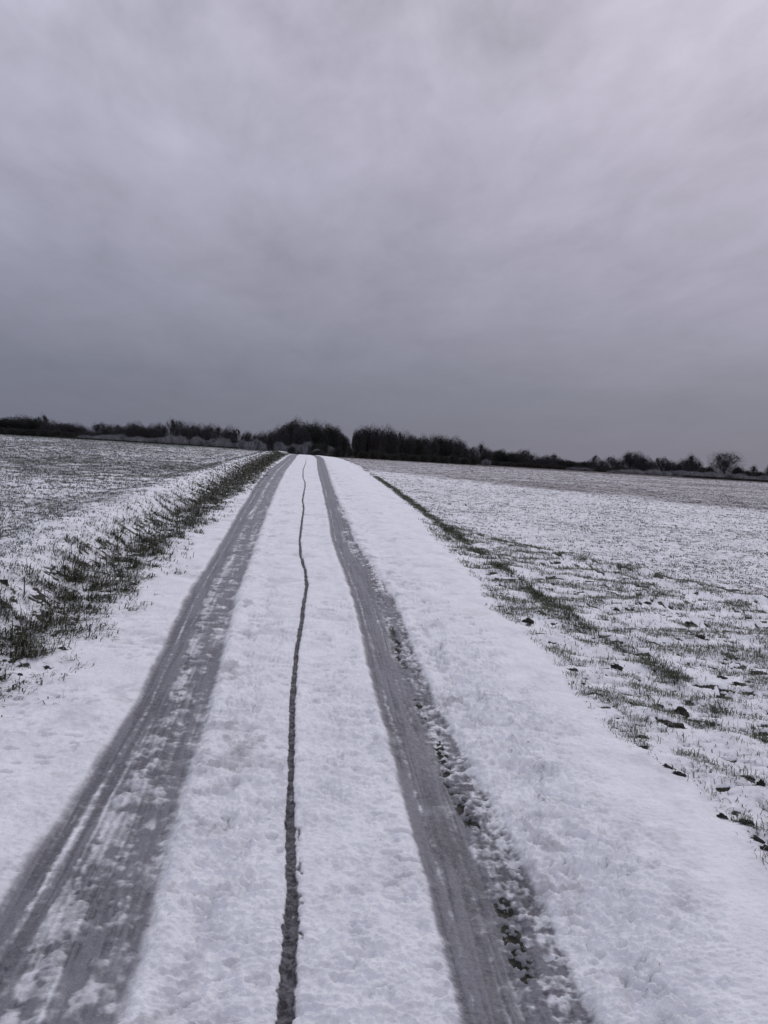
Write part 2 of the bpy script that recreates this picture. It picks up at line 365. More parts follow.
def simple_mat(name, ca, cb, scale=6, rough=.8, bump=0, attrname=None, detail=4):
    m, t, b = new_mat(name)
    tc = t.nodes.new('ShaderNodeTexCoord')
    n = noise(t, tc.outputs['Object'], scale, detail, .6)
    f = mrange(t, n, .35, .65)
    if attrname:
        f = attr(t, attrname)
    t.links.new(mixc(t, f, ca, cb), b.inputs['Base Color'])
    b.inputs['Roughness'].default_value = rough; b.inputs['Specular IOR Level'].default_value = .2
    if bump:
        bp = t.nodes.new('ShaderNodeBump'); bp.inputs['Strength'].default_value = bump; bp.inputs['Distance'].default_value = .01
        t.links.new(n, bp.inputs['Height']); t.links.new(bp.outputs[0], b.inputs['Normal'])
    return m
def grass_mat(name, stops, rough=.65):
    m, t, b = new_mat(name)
    r = t.nodes.new('ShaderNodeValToRGB'); e = r.color_ramp
    e.elements[0].position = 0; e.elements[0].color = (*stops[0][1], 1)
    e.elements[1].position = 1; e.elements[1].color = (*stops[-1][1], 1)
    for p, c in stops[1:-1]:
        q = e.elements.new(p); q.color = (*c, 1)
    t.links.new(attr(t, 'rnd'), r.inputs[0]); t.links.new(r.outputs[0], b.inputs['Base Color'])
    b.inputs['Roughness'].default_value = rough; b.inputs['Specular IOR Level'].default_value = .2
    return m
M_BARK = simple_mat('dark_bark', (.020, .019, .022), (.045, .042, .044), 3)
M_TWIG = simple_mat('bare_twigs', (.034, .032, .036), (.070, .064, .068), .8)
M_IVY = simple_mat('dark_evergreen', (.020, .022, .021), (.044, .048, .041), .9)
M_FROST = simple_mat('snow_dusted_twigs', (.085, .085, .095), (.30, .30, .33), .7)
M_FROST2 = simple_mat('snowy_dry_grass', (.15, .15, .16), (.38, .38, .41), .8)
M_HEDGE = simple_mat('dark_bramble', (.022, .023, .022), (.052, .054, .046), .7)
M_SOIL = simple_mat('wet_dark_soil', (.010, .009, .008), (.032, .028, .024), 30, .7, .6)
M_WOOD = simple_mat('weathered_dark_boards', (.018, .017, .018), (.04, .038, .04), 4)
M_SNOWCAP = simple_mat('roof_snow', (.30, .30, .33), (.5, .5, .54), 3)
M_GR_L = grass_mat('verge_grass', [(0, (.020, .026, .014)), (.35, (.042, .048, .026)), (.6, (.080, .085, .046)), (.8, (.13, .118, .082)), (.93, (.20, .19, .15)), (1, (.42, .42, .44))])
M_GR_R = grass_mat('snowy_grass', [(0, (.045, .050, .032)), (.3, (.085, .10, .060)), (.55, (.13, .145, .095)), (.8, (.20, .20, .16)), (1, (.42, .42, .42))])
M_CROP = grass_mat('winter_crop', [(0, (.036, .046, .038)), (.4, (.085, .105, .085)), (.75, (.16, .18, .155)), (1, (.26, .27, .26))])

M_STUB = grass_mat('dead_stubble', [(0, (.045, .040, .038)), (.5, (.11, .098, .092)), (1, (.26, .24, .235))])

def mesh_obj(name, verts, faces, mat, parent=None, attrs=None, smooth=False):
    """faces: (n,3) or (n,4) arrays in a list, or a list of index lists"""
    me = bpy.data.meshes.new(name)
    verts = np.asarray(verts, dtype=np.float32)
    if isinstance(faces, list) and len(faces) and isinstance(faces[0], np.ndarray):
        loops = np.concatenate([f.reshape(-1) for f in faces]); sizes = np.concatenate([np.full(len(f), f.shape[1]) for f in faces])
    else:
        loops = np.array([i for f in faces for i in f]); sizes = np.array([len(f) for f in faces])
    me.vertices.add(len(verts)); me.vertices.foreach_set('co', verts.reshape(-1))
    me.loops.add(len(loops)); me.loops.foreach_set('vertex_index', loops.astype(np.int32))
    st = np.concatenate([[0], np.cumsum(sizes)[:-1]]).astype(np.int32)
    me.polygons.add(len(sizes)); me.polygons.foreach_set('loop_start', st)
    if smooth: me.polygons.foreach_set('use_smooth', np.ones(len(sizes), bool))
    me.update(calc_edges=True)
    for k, v in (attrs or {}).items():
        a = me.attributes.new(k, 'FLOAT', 'POINT'); a.data.foreach_set('value', np.asarray(v, np.float32))
    if mat: me.materials.append(mat)
    o = bpy.data.objects.new(name, me); C.objects.link(o)
    if parent: o.parent = parent
    return o
def tag(o, label=None, cat=None, group=None, kind=None):
    if label: o['label'] = label
    if cat: o['category'] = cat
    if group: o['group'] = group
    if kind: o['kind'] = kind
    return o
def empty(name, loc, rz=0, s=1.0):
    o = bpy.data.objects.new(name, None); C.objects.link(o); o.location = loc; o.rotation_euler = (0, 0, rz)
    o.scale = (s, s, s) if isinstance(s, (int, float)) else s
    o.empty_display_size = .3; return o

# ------------------------------------------------------------------ ground sheets
def make_rows():
    ys = [-12, -9, -6.5, -4.5, -3, -1.8, -.8, 0, .6, 1.0, 1.3, 1.55, 1.75]
    y = 1.9
    while y < 3000:
        ys.append(y)
        dy = min(y*y/(F*1.8)*.85, .0085*y) if y < 70 else .03*y
        y += dy
    return np.array(ys)
ROWS = make_rows()
def sheet(name, cols, rws, label, cat='ground'):
    xg, yg = np.meshgrid(cols, rws)
    x = xg.ravel(); y = yg.ravel()
    dxs = np.gradient(cols); dys = np.gradient(rws)
    sx, sy = np.meshgrid(dxs*.8, dys)
    gdy = np.where(y < 1.9, .1, np.where(y < 70, np.minimum(y*y/(F*1.8)*.85, .0085*y), .03*y))
    s = np.maximum(np.maximum(sx.ravel(), gdy*.6), .0060 + .011*sst(1.65, 3.1, np.abs(x)))
    f = fields(x, y, s)
    z = base_z(x, y) + f['z']
    # the brown band at the far side of the right field
    bx0, by0, bx1, by1 = BD[1][0], BD[0][0], BD[1][-1], BD[0][-1]
    ln = math.hypot(bx1-bx0, by1-by0)
    sb = ((x-bx0)*(by1-by0) - (y-by0)*(bx1-bx0))/ln
    band = sst(-1.2, 1.5, sb + 1.6*fbm(x, y, 6, 3, 201, ratio=(.5, 1.5)))*(.75+.5*fbm(x, y, 5, 3, 203, ratio=(.3, 2))) + 1.2*sst(70, 110, y)
    gfar = .035*sst(7, 30, y) - .05 + .10*sst(35, 80, y) + .09*fbm(x, y, 7, 3, 207, ratio=(1, .5)) + .05*fbm(x, y, 1.6, 3, 208, ratio=(1, .6))
    gfar = gfar - .11*(1-sst(.9, 1.5, interp(VL, y)-x))
    nc_, nr_ = len(cols), len(rws)
    idx = np.arange(nc_*nr_).reshape(nr_, nc_)
    q = np.stack([idx[:-1, :-1], idx[:-1, 1:], idx[1:, 1:], idx[1:, :-1]], -1).reshape(-1, 4)
    o = mesh_obj(name, np.stack([x, y, z], 1), [q], M_GROUND, attrs=dict(slush=f['slush'], soil=f['soil'], crack=f['crack'],
                 soak_shade=f['soak_shade'], wet=f['wet'], icy=f['icy'], infL=f['infL'], infR=f['infR'], band=band, gfar=gfar), smooth=True)
    tag(o, label, cat, kind='structure'); return o
def geo_cols(a, b, first, ratio):
    c = [a]; d = first
    while c[-1] < b: c.append(c[-1]+d); d = max(first, ratio*(c[-1]-a+ a if a > 0 else c[-1])); 
    return np.array(c)
RW2 = ROWS[::2]
if RW2[-1] != ROWS[-1]: RW2 = np.append(RW2, ROWS[-1])
road = sheet('road', np.linspace(-1.85, 1.75, 655), ROWS, 'snow covered farm road with two slushy wheel tracks and a dark melt line', 'road')
vl = sheet('verge', np.linspace(-3.2, -1.85, 126), ROWS, 'low snowy bank along the left side of the road', 'verge')
vr = sheet('verge', np.linspace(1.75, 3.45, 157), ROWS, 'thinly snowed rough strip along the right side of the road', 'verge')
fc = geo_cols(3.45, 2500, .020, .007)
fr = sheet('field', fc, RW2, 'white speckled field right of the road with a browner far end', 'field')
fl = sheet('field', np.sort(-geo_cols(3.2, 2500, .020, .007)), RW2, 'greenish winter crop field under thin snow left of the road', 'field')

# ------------------------------------------------------------------ grass
def blades(name, bx, by, length, width, lean, az, rnd, mat, label, cat, droop=.5, zoff=-.01):
    n = len(bx); bz = ground_z(bx, by) + zoff
    h = length*np.cos(lean); r = length*np.sin(lean)
    dx, dy = np.cos(az), np.sin(az)
    sa = az + math.pi/2 + rng.normal(0, .5, n)
    wx, wy = np.cos(sa)*width/2, np.sin(sa)*width/2
    V = np.zeros((n, 5, 3))
    V[:, 0] = np.stack([bx-wx, by-wy, bz], 1); V[:, 1] = np.stack([bx+wx, by+wy, bz], 1)
    mx_, my_, mz_ = bx+dx*r*.40, by+dy*r*.40, bz+h*(.5+.25*droop)
    V[:, 2] = np.stack([mx_+wx*.8, my_+wy*.8, mz_], 1); V[:, 3] = np.stack([mx_-wx*.8, my_-wy*.8, mz_], 1)
    V[:, 4] = np.stack([bx+dx*r*(1+.3*droop), by+dy*r*(1+.3*droop), bz+h*(1-.45*droop)], 1)
    i = np.arange(n)[:, None]*5
    q = i + np.array([[0, 1, 2, 3]]); tr = i + np.array([[3, 2, 4]])
    o = mesh_obj(name, V.reshape(-1, 3), [q, tr], mat, attrs=dict(rnd=np.repeat(rnd, 5)))
    tag(o, label, cat, kind='stuff'); return o

def left_verge():
    nt_ = 5200
    y = 2.6*np.exp(rng.random(nt_*2)**.85*math.log(72/2.6)); v = interp(VL, y)
    k = rng.random(len(y)); x = v + .10 - k*.95 + rng.normal(0, .10, len(y))
    dens = sst(-.10, .42, fbm(x, y, .24, 3, 301, .65, ratio=(1, .8)) + .20 - .9*np.abs(k-.55)**1.5 + .18*sst(9, 25, y))
    keep = rng.random(len(y)) < dens; x, y, k = x[keep][:nt_], y[keep][:nt_], k[keep][:nt_]
    B = []
    for i in range(len(x)):
        core = 1-abs(k[i]-.5)*1.3
        m = int(6 + 26*core*rng.random()**.8)
        rad = .03+.07*rng.random()
        a = rng.random(m)*2*math.pi; rr_ = rad*np.sqrt(rng.random(m))
        Ln = (.028+.095*core*rng.random(m)) * (.7+.8*rng.random())
        tone = np.clip(rng.normal(.42, .22) + rng.normal(0, .20, m) + .4*(rng.random(m) < .25), 0, 1)
        # blades flop outwards and down the bank towards the road
        az_ = np.arctan2(np.sin(a)*rr_ - .02, np.cos(a)*rr_ + .05) + rng.normal(0, .7, m)
        B.append(np.stack([x[i]+np.cos(a)*rr_, y[i]+np.sin(a)*rr_, Ln, .0035+.004*rng.random(m)+ .0006*y[i]*.5, np.abs(rng.normal(1.0, .5, m)), az_, tone], 1))
    B = np.concatenate(B)
    # single stray blades and dead stalks on the slope and on the snow beside it
    m = 60000; yy = 2.8*np.exp(rng.random(m)**.9*math.log(70/2.8)); xx = interp(VL, yy) + .14 - rng.random(m)**.9*1.15
    kp = fbm(xx, yy, .22, 3, 305, .65) > rng.normal(.02, .15, m) + .5*sst(.0, .35, xx-interp(VL, yy)+.15); xx, yy = xx[kp], yy[kp]; m = len(xx)
    B2 = np.stack([xx, yy, .02+.05*rng.random(m), .002+.002*rng.random(m)+.0004*yy, np.abs(rng.normal(1.0, .4, m)), rng.random(m)*6.283, np.clip(rng.normal(.55, .27, m), 0, 1)], 1)
    m = 240; yy = 3.5*np.exp(rng.random(m)*math.log(30/3.5)); xx = interp(VL, yy) - .1 - rng.random(m)*.8
    B3 = np.stack([xx, yy, .12+.16*rng.random(m), np.full(m, .0035)+.0003*yy, np.abs(rng.normal(.45, .4, m)), rng.random(m)*6.283, .2+.25*rng.random(m)], 1)
    B = np.concatenate([B, B2, B3]).T
    return blades('bank_grass', *B[:6], B[6], M_GR_L, 'dark tufted grass hanging over the snowy bank left of the road', 'grass', droop=.8)
left_verge()

def right_verge():
    n = 850000
    y = 2.6*np.exp(rng.random(n)**1.0*math.log(30/2.6)); g = interp(GE, y)
    x = g - .05 + rng.random(n)**1.0*np.minimum(4.2, .6*y+.4)
    f = fields(x, y, np.full(n, .05))
    gs = interp(GS, y)
    c = fbm(x+.35*y, y, .26, 4, 311, .65, ratio=(.7, 1)) + .35*fbm(x, y, 1.1, 2, 313)
    strip = np.exp(-((x-gs-.02)/.10)**2)
    dens = f['rv']*np.clip(sst(-.16, .34, c+.03), .05, 1)*1.1 + .95*strip*sst(-.4, .1, c) + .9*np.exp(-(f['sdg']/.13)**2)*(x > gs)*sst(-.3, .1, c)
    dens = dens*np.clip(y/7, .45, 1)
    k = rng.random(n) < dens*.75
    x, y, strip, m = x[k], y[k], strip[k], int(k.sum())
    tone = np.clip(rng.normal(.55, .27, m) - .42*strip, 0, 1)
    # blades lie over a little, downwind to the right
    return blades('rough_grass', x, y, (.020+.050*rng.random(m)**1.3)*(1+.5*strip), .0018+.0018*rng.random(m)+.00040*y, np.abs(rng.normal(.85, .45, m)),
                  rng.normal(2.4, 1.5, m), tone, M_GR_R, 'short rough grass poking through the snow right of the road', 'grass', droop=.5)
right_verge()

def spread(n, y0, y1):
    return 1/(1/y0 - rng.random(n)*(1/y0-1/y1))        # thins out with the square of the distance
def crop_left():
    n = 330000
    y = spread(n, 5.5, 170); v = interp(VL, y)
    x = v - .80 - rng.random(n)*(y*.62)
    c = fbm(x, y, .5, 3, 321, .6, ratio=(1, .6)) + .6*fbm(x, y, 2.6, 3, 323, ratio=(1, .4)) + .16*sst(8, 25, y)
    rowp = .5+.5*np.cos(2*math.pi*(x*.94+y*.34)/.16)
    rowp = rowp + (1-rowp)*sst(8, 20, y)
    d = sst(-.75, .35, c)*(.35+.65*rowp)*sst(.0, .9, v-x-.70)
    k = rng.random(n) < d*(.32+.40*sst(9, 28, y)); x, y = x[k], y[k]
    sd_ = .010+.0008*np.repeat(y, 4)
    x = np.repeat(x, 4); y = np.repeat(y, 4); m = len(x); x = x + rng.normal(0, 1, m)*sd_; y = y + rng.normal(0, 1, m)*sd_
    g = 1+.012*y
    return blades('winter_wheat', x, y, (.016+.034*rng.random(m))*g, .003+.002*rng.random(m)+.00042*y, np.abs(rng.normal(.8, .4, m)), rng.random(m)*6.283,
                  np.clip(rng.normal(.45, .22, m), 0, 1), M_CROP, 'young green cereal shoots showing through thin snow', 'crop')
crop_left()

def stubble_right():
    n = 380000
    y = spread(n, 5.5, 170); x = interp(GS, y) + rng.random(n)*np.minimum(60, y*.80)
    f = fields(x, y, np.full(n, .1))
    bx0, by0, bx1, by1 = BD[1][0], BD[0][0], BD[1][-1], BD[0][-1]
    sb = ((x-bx0)*(by1-by0) - (y-by0)*(bx1-bx0))/math.hypot(bx1-bx0, by1-by0)
    bnd = sst(-1, 1.5, sb)
    c = fbm(x, y, .18, 3, 331, .6) + .4*fbm(x, y, 1.5, 2, 333)
    k = rng.random(n) < f['infR']*sst(-.35, .45, c)*(.20+.24*sst(8, 22, y)+.6*bnd); x, y, bnd = x[k], y[k], bnd[k]
    sd_ = .008+.0008*np.repeat(y, 3); bnd = np.repeat(bnd, 3)
    x = np.repeat(x, 3); y = np.repeat(y, 3); m = len(x); x = x + rng.normal(0, 1, m)*sd_; y = y + rng.normal(0, 1, m)*sd_
    g = 1+.010*y
    return blades('field_stubble', x, y, (.012+.020*rng.random(m))*g, .004+.003*rng.random(m)+.00048*y, np.abs(rng.normal(.8, .4, m)), rng.random(m)*6.283,
                  np.clip(rng.normal(.45, .25, m), 0, 1), M_STUB, 'tiny brown grey stubble specks across the white right field', 'stubble', zoff=-.004)
stubble_right()

# ------------------------------------------------------------------ clods of soil
def clod_mesh(seed, sx, sy, sz):
    import bmesh
    bm = bmesh.new(); bmesh.ops.create_icosphere(bm, subdivisions=3, radius=1)
    r = random.Random(seed); ph = [r.random()*6 for _ in range(6)]
    for v in bm.verts:
        c = v.co
        k = 1 + .20*math.sin(3.1*c.x+ph[0])*math.cos(2.7*c.y+ph[1]) + .16*math.sin(5.3*c.z+4.1*c.x+ph[2]) + .10*math.sin(9*c.y+7*c.z+ph[3]) + .06*math.sin(17*c.x+ph[4])*math.sin(15*c.y+ph[5]) + .10*math.sin(11*c.x+ph[0])*math.sin(13*c.y+ph[2])
        v.co = Vector((c.x*k*sx, c.y*k*sy, c.z*k*sz))
    me = bpy.data.meshes.new('soil_clod'); bm.to_mesh(me); bm.free()
    for p in me.polygons: p.use_smooth = True
    me.materials.append(M_SOIL); return me
special = {0: 'small black clod alone at the left end of the right hand grass strip', 1: 'largest black soil clod, round, in the snowy grass at the right',
           2: 'long flat strip of bare soil just below the largest black clod', 3: 'black clod second from the right frame edge, left of a rounder twin',
           8: 'long black clod low at the right edge of the photo', 30: 'dark clod half hidden in bank grass at the left edge of the photo',
           28: 'lone dark clod on snow at the foot of the left bank', 29: 'dark flat clod on the snow where the left bank meets the road'}
for i, (px, py, w_, h_) in enumerate(CL):
    x, y = inv([px], [py]); x, y = float(x[0]), float(y[0])
    d = math.hypot(y, x); mpp = d/F
    me = clod_mesh(i, w_*mpp*.36, w_*mpp*.24, max(.012, h_*mpp*.55))
    o = bpy.data.objects.new('soil_clod', me); C.objects.link(o)
    z = float(ground_z(np.array([x]), np.array([y]))[0])
    o.location = (x, y, z-.003); o.rotation_euler = (0, 0, random.uniform(-.75, -.25))
    left = px < 300
    if i in special: tag(o, special[i], 'soil clod', 'dark clods showing through the snow')
    elif left: tag(o, 'small dark clod between the snow and grass of the left bank', 'soil clod', 'small dark clods on the left bank')
    else: tag(o, 'small dark clod showing through snow among the grass right of the road', 'soil clod', 'small dark clods in the right hand grass strip')

# ------------------------------------------------------------------ trees and shrubs
def tube(P0, P1, r0_, r1_, n, V, Fq):
    d = P1-P0; L_ = np.linalg.norm(d)+1e-9; d = d/L_
    a = np.cross(d, [0, 0, 1.0]) if abs(d[2]) < .9 else np.cross(d, [1.0, 0, 0]); a /= np.linalg.norm(a); b = np.cross(d, a)
    k = len(V)
    for P, r in ((P0, r0_), (P1, r1_)):
        for i in range(n):
            t = 2*math.pi*i/n; V.append(P + (math.cos(t)*a+math.sin(t)*b)*r)
    for i in range(n): Fq.append((k+i, k+(i+1) % n, k+n+(i+1) % n, k+n+i))
def make_tree(seed, Ht, Wd, trunk_frac, levels=4, twigs=5000, twlen=.7, tww=.022, stems=1, up=.35, mat_c=None, mat_t=None, fill=0.0, name='tree', fp=.48):
    """bare winter tree: real limbs grown by forking, then fine twigs along the outer limbs"""
    r = np.random.default_rng(seed); V = []; Fq = []; ends = []
    cz = Ht*(trunk_frac + (1-trunk_frac)*.48); rz = Ht*(1-trunk_frac)*.5; rx = Wd/2
    def inside(P):
        az_ = math.atan2(P[1], P[0])
        return (P[0]/rx)**2 + (P[1]/rx)**2 + ((P[2]-cz)/rz)**2 < .60 + .18*math.sin(3*az_+seed)+.16*math.sin(5*az_+seed*3+P[2]*2)
    def grow(P, d, L_, rad, lev):
        nseg = 3 if lev < 2 else 2
        for s in range(nseg):
            dd = d + r.normal(0, .13, 3); dd[2] += up*.25; dd /= np.linalg.norm(dd)
            Q = P + dd*L_/nseg; r2 = rad*(1-.3/nseg)
            if lev > 0 and not inside(Q) and Q[2] > Ht*trunk_frac: 
                Q = P + dd*L_/nseg*.35; tube(P, Q, rad, r2*.3, 4, V, Fq); return
            tube(P, Q, rad, r2, 6 if lev < 2 else 4, V, Fq)
            P, d, rad = Q, dd, r2
            if lev >= 2: ends.append((P.copy(), d.copy(), lev))
        if lev >= levels: ends.append((P, d, lev)); return
        nb = r.integers(2, 5) if lev else r.integers(7, 10)
        for k in range(nb):
            a = r.random()*6.283; sp = r.uniform(.3, .8) if lev else r.uniform(.3, 1.35)
            t = np.array([math.cos(a), math.sin(a), 0]); t -= d*np.dot(t, d); t /= np.linalg.norm(t)+1e-6
            nd_ = d*math.cos(sp)+t*math.sin(sp); nd_[2] += up*.3; nd_ /= np.linalg.norm(nd_)
            grow(P, nd_, L_*r.uniform(.6, .85), rad*r.uniform(.5, .7), lev+1)
    for s in range(stems):
        off = np.array([0, 0, -.4])
        d0 = np.array([r.normal(0, .35)*(stems > 1), r.normal(0, .35)*(stems > 1), 1.0]); d0 /= np.linalg.norm(d0)
        L0 = .27*Ht+.4 if stems == 1 else Ht*.28+.3
        grow(off, d0, L0, Ht*.024 if stems == 1 else Ht*.013, 0)
    root = empty(name, (0, 0, 0))
    V_ = np.array(V); 
    mesh_obj('trunk', V_, [np.array(Fq)], mat_t or M_BARK, root)
    # twigs
    E = ends if ends else [(np.array([0, 0, Ht*.7]), np.array([0, 0, 1.0]), 2)]
    Ep = np.array([e[0] for e in E]); Ed = np.array([e[1] for e in E])
    w = (Ep[:, 2] > Ht*trunk_frac*.7).astype(float)+.05; w /= w.sum()
    i = r.choice(len(E), twigs, p=w)   # every twig starts on an outer limb
    P = Ep[i] + r.normal(0, .3*twlen, (twigs, 3)); d = Ed[i] + r.normal(0, .55, (twigs, 3)); d[:, 2] += up
    if fill > 0:                                     # thicket: twigs all through the volume
        m = int(twigs*fill); q = r.normal(0, 1, (m, 3)); q /= np.linalg.norm(q, axis=1)[:, None]
        q *= (r.random(m)**fp)[:, None]*.93
        lob = 1+.16*np.sin(q[:, 0]*5+seed)+.12*np.sin(q[:, 1]*7+q[:, 2]*4+seed*2)
        P[:m] = np.stack([q[:, 0]*rx*lob, q[:, 1]*rx*lob, np.maximum(cz+q[:, 2]*rz*lob, .02)], 1)
        lw = r.random(m) < .25; P[:m, 2] = np.where(lw, P[:m, 2]*r.random(m), P[:m, 2])
        d[:m] = q*.6 + r.normal(0, .7, (m, 3)); d[:m, 2] += up+.1
    d /= np.linalg.norm(d, axis=1)[:, None]
    L_ = twlen*(.4+.8*r.random(twigs)); sw = np.cross(d, r.normal(0, 1, (twigs, 3))); sw /= np.linalg.norm(sw, axis=1)[:, None]
    wd = tww*(.6+.8*r.random(twigs))
    bend = r.normal(0, .12, (twigs, 3))
    mid = P+d*L_[:, None]*.5; tip = P+(d+bend)*L_[:, None]
    VV = np.stack([P-sw*wd[:, None]/2, P+sw*wd[:, None]/2, mid+sw*wd[:, None]*.4, mid-sw*wd[:, None]*.4, tip], 1)
    VV[..., 2] = np.maximum(VV[..., 2], -.3)
    k = np.arange(twigs)[:, None]*5
    mesh_obj('crown', VV.reshape(-1, 3), [k+np.array([[0, 1, 2, 3]]), k+np.array([[3, 2, 4]])], mat_c or M_TWIG, root)
    root['h'] = Ht; root['w'] = Wd
    return root
KIDS = {}
def copy_tree(o):
    c = o.copy(); C.objects.link(c)
    for ch in KIDS[o.name]:
        d = ch.copy(); C.objects.link(d); d.parent = c
    return c
protos = {
 'round': make_tree(11, 9.0, 9.0, .05, 5, 26000, .40, .027, up=.10, fill=.80, fp=.62, name='bare_tree'),
 'tall': make_tree(12, 9.0, 6.0, .05, 4, 11000, .38, .026, up=.45, fill=.65, fp=.55, name='bare_tree'),
 'tall2': make_tree(13, 9.0, 7.5, .04, 4, 15000, .38, .034, stems=2, up=.3, fill=.6, name='bare_tree'),
 'dense': make_tree(14, 7.0, 8.0, .02, 4, 17000, .24, .062, stems=4, up=.06, fill=.78, name='leafless_thicket_tree'),
 'dense2': make_tree(15, 7.0, 7.0, .02, 4, 16000, .24, .060, stems=3, up=.12, fill=.8, name='leafless_thicket_tree'),
 'ever': make_tree(16, 7.0, 6.0, .03, 3, 14000, .38, .075, stems=3, up=.2, mat_c=M_IVY, fill=.9, name='dark_evergreen_tree'),
 'bush': make_tree(17, 3.0, 5.0, .02, 3, 8000, .38, .045, stems=6, up=.2, mat_c=M_HEDGE, fill=.7, name='dark_bush'),
 'frost': make_tree(18, 3.0, 6.0, .02, 3, 9000, .42, .045, stems=6, up=.2, mat_c=M_FROST, mat_t=M_FROST, fill=.75, name='snow_dusted_shrub'),
 'frost2': make_tree(19, 2.2, 7.0, .02, 3, 9000, .34, .045, stems=7, up=.1, mat_c=M_FROST2, mat_t=M_FROST, fill=.85, name='snow_dusted_shrub'),
}
for p in protos.values(): KIDS[p.name] = [c for c in p.children] or [o for o in C.objects if o.parent == p]
used = set()
def gline(px): return 436.5 + px/768*48.0
def plant(kind, px, top, wpx, D, label, cat, group=None, base=None, sink=.1):
    p = protos[kind]
    x = float(at_dist(px, D)); y = D
    gz = float(base_z(np.array([x]), np.array([y]))[0])
    # height needed so that the top stands at photo row `top`
    hy = 442 + (px-305)*math.tan(ROLL)
    dist = math.hypot(x, y)*1.0
    zt = EYE[2] + (hy-top)*math.cos(ROLL)/F*dist
    Ht = max(zt-gz, .6); Wm = wpx/F*dist
    hh, ww = p['h'], p['w']
    o = p if kind not in used else copy_tree(p); used.add(kind)
    o.location = (x, y, gz-sink); o.rotation_euler = (0, 0, random.uniform(0, 6.28))
    sz = (Ht+sink)/hh; sx = Wm/ww
    o.scale = (sx, sx, sz)
    tag(o, label, cat, group)
    return o
R = random.Random(5)
# left hedgerow: (px, top, width, kind)
G1 = 'trees of the hedgerow behind the left field'
lt = [(-8, 417, 22, 'dense'), (4, 417, 20, 'ever'), (15, 418, 16, 'dense2'), (24, 415.5, 17, 'dense'), (34, 417.5, 15, 'ever'), (43, 413.5, 11, 'tall'), (50, 420, 12, 'dense2'),
      (59, 421.5, 16, 'dense'), (66, 423, 12, 'ever'), (75, 423, 15, 'dense2'), (83, 425.5, 10, 'dense'), (97, 422.5, 11, 'tall2'), (103, 421, 10, 'round'), (112, 424, 14, 'dense'), (119, 423, 9, 'tall'),
      (128, 424, 12, 'dense2'), (135, 421.5, 12, 'dense'), (142, 425, 9, 'ever'), (151, 423.5, 10, 'dense2'), (159, 422.5, 11, 'dense'), (165, 424.5, 8, 'tall2'),
      (171, 417, 11, 'tall'), (177, 417.5, 12, 'round'), (185, 422.5, 10, 'dense2'), (193, 422.5, 11, 'dense'), (201, 424, 12, 'dense2'), (210, 423.5, 12, 'dense'), (219, 424.5, 12, 'tall2'), (228, 425.5, 12, 'dense2'), (236, 426.5, 9, 'tall2')]
l_spec = {5: 'tall spiky bare tree standing above the dark hedge near the left end', 21: 'tallest airy bare tree of the left hedgerow, left of its twin',
          22: 'airy round bare tree right of the tallest one in the left hedgerow', 0: 'dark tree cut by the left edge of the photo', 29: 'thin bare tree ending the left hedgerow on the right'}
def klabel(kind, where):
    a = {'round': 'rounded bare tree', 'tall': 'slim bare tree', 'tall2': 'bushy bare tree', 'dense': 'dense dark leafless tree', 'dense2': 'dark twiggy tree', 'ever': 'near black evergreen tree', 'bush': 'low dark bush', 'frost': 'snow dusted shrub', 'frost2': 'low pale snowy shrub'}[kind]
    return a + ' ' + where
for i, (px, top, w_, k) in enumerate(lt):
    D = 205 + R.uniform(-6, 6)
    plant(k, px, top, w_*(1.7 if k in ('dense', 'dense2', 'ever') else 1.3), D, l_spec.get(i, klabel(k, 'in the hedgerow behind the left field')), 'tree', G1)
# bushes at the foot of the left hedgerow (dark on the left, snow dusted further right)
for i in range(9):
    px = -6+i*10.5; plant('bush', px, gline(px)-9-R.random()*2, 17, 196+R.uniform(-3, 3), 'low dark bush under the trees at the left end of the left hedgerow', 'bush', 'dark bushes below the left hedgerow')
for i in range(19):
    px = 86+i*8.6; plant(R.choice(['frost', 'frost2']), px, gline(px)-R.uniform(7.5, 11.5)*(.75+.35*min(1, i/8)), 16, 190+R.uniform(-5, 5), 'snow dusted shrub at the foot of the hedgerow behind the left field', 'shrub', 'pale shrubs below the left hedgerow')
# low growth between hedgerow and wood
for (px, top, w_, k) in [(245, 431, 10, 'dense2'), (249, 430, 8, 'tall2'), (256, 432.5, 10, 'dense'), (263, 431, 12, 'dense2'), (270, 430.5, 12, 'dense')]:
    plant(k, px, top, w_*1.3, 170+R.uniform(-5, 5), klabel(k, 'in the low gap between left hedgerow and wood'), 'tree', 'small trees in the gap left of the wood')
for i in range(6):
    px = 243+i*7; plant('frost2' if i % 2 else 'frost', px, gline(px)-R.uniform(9, 14), 12, 140+R.uniform(-5, 5), 'snow laden shrub in the low gap left of the wood', 'shrub', 'snowy shrubs left of the wood')
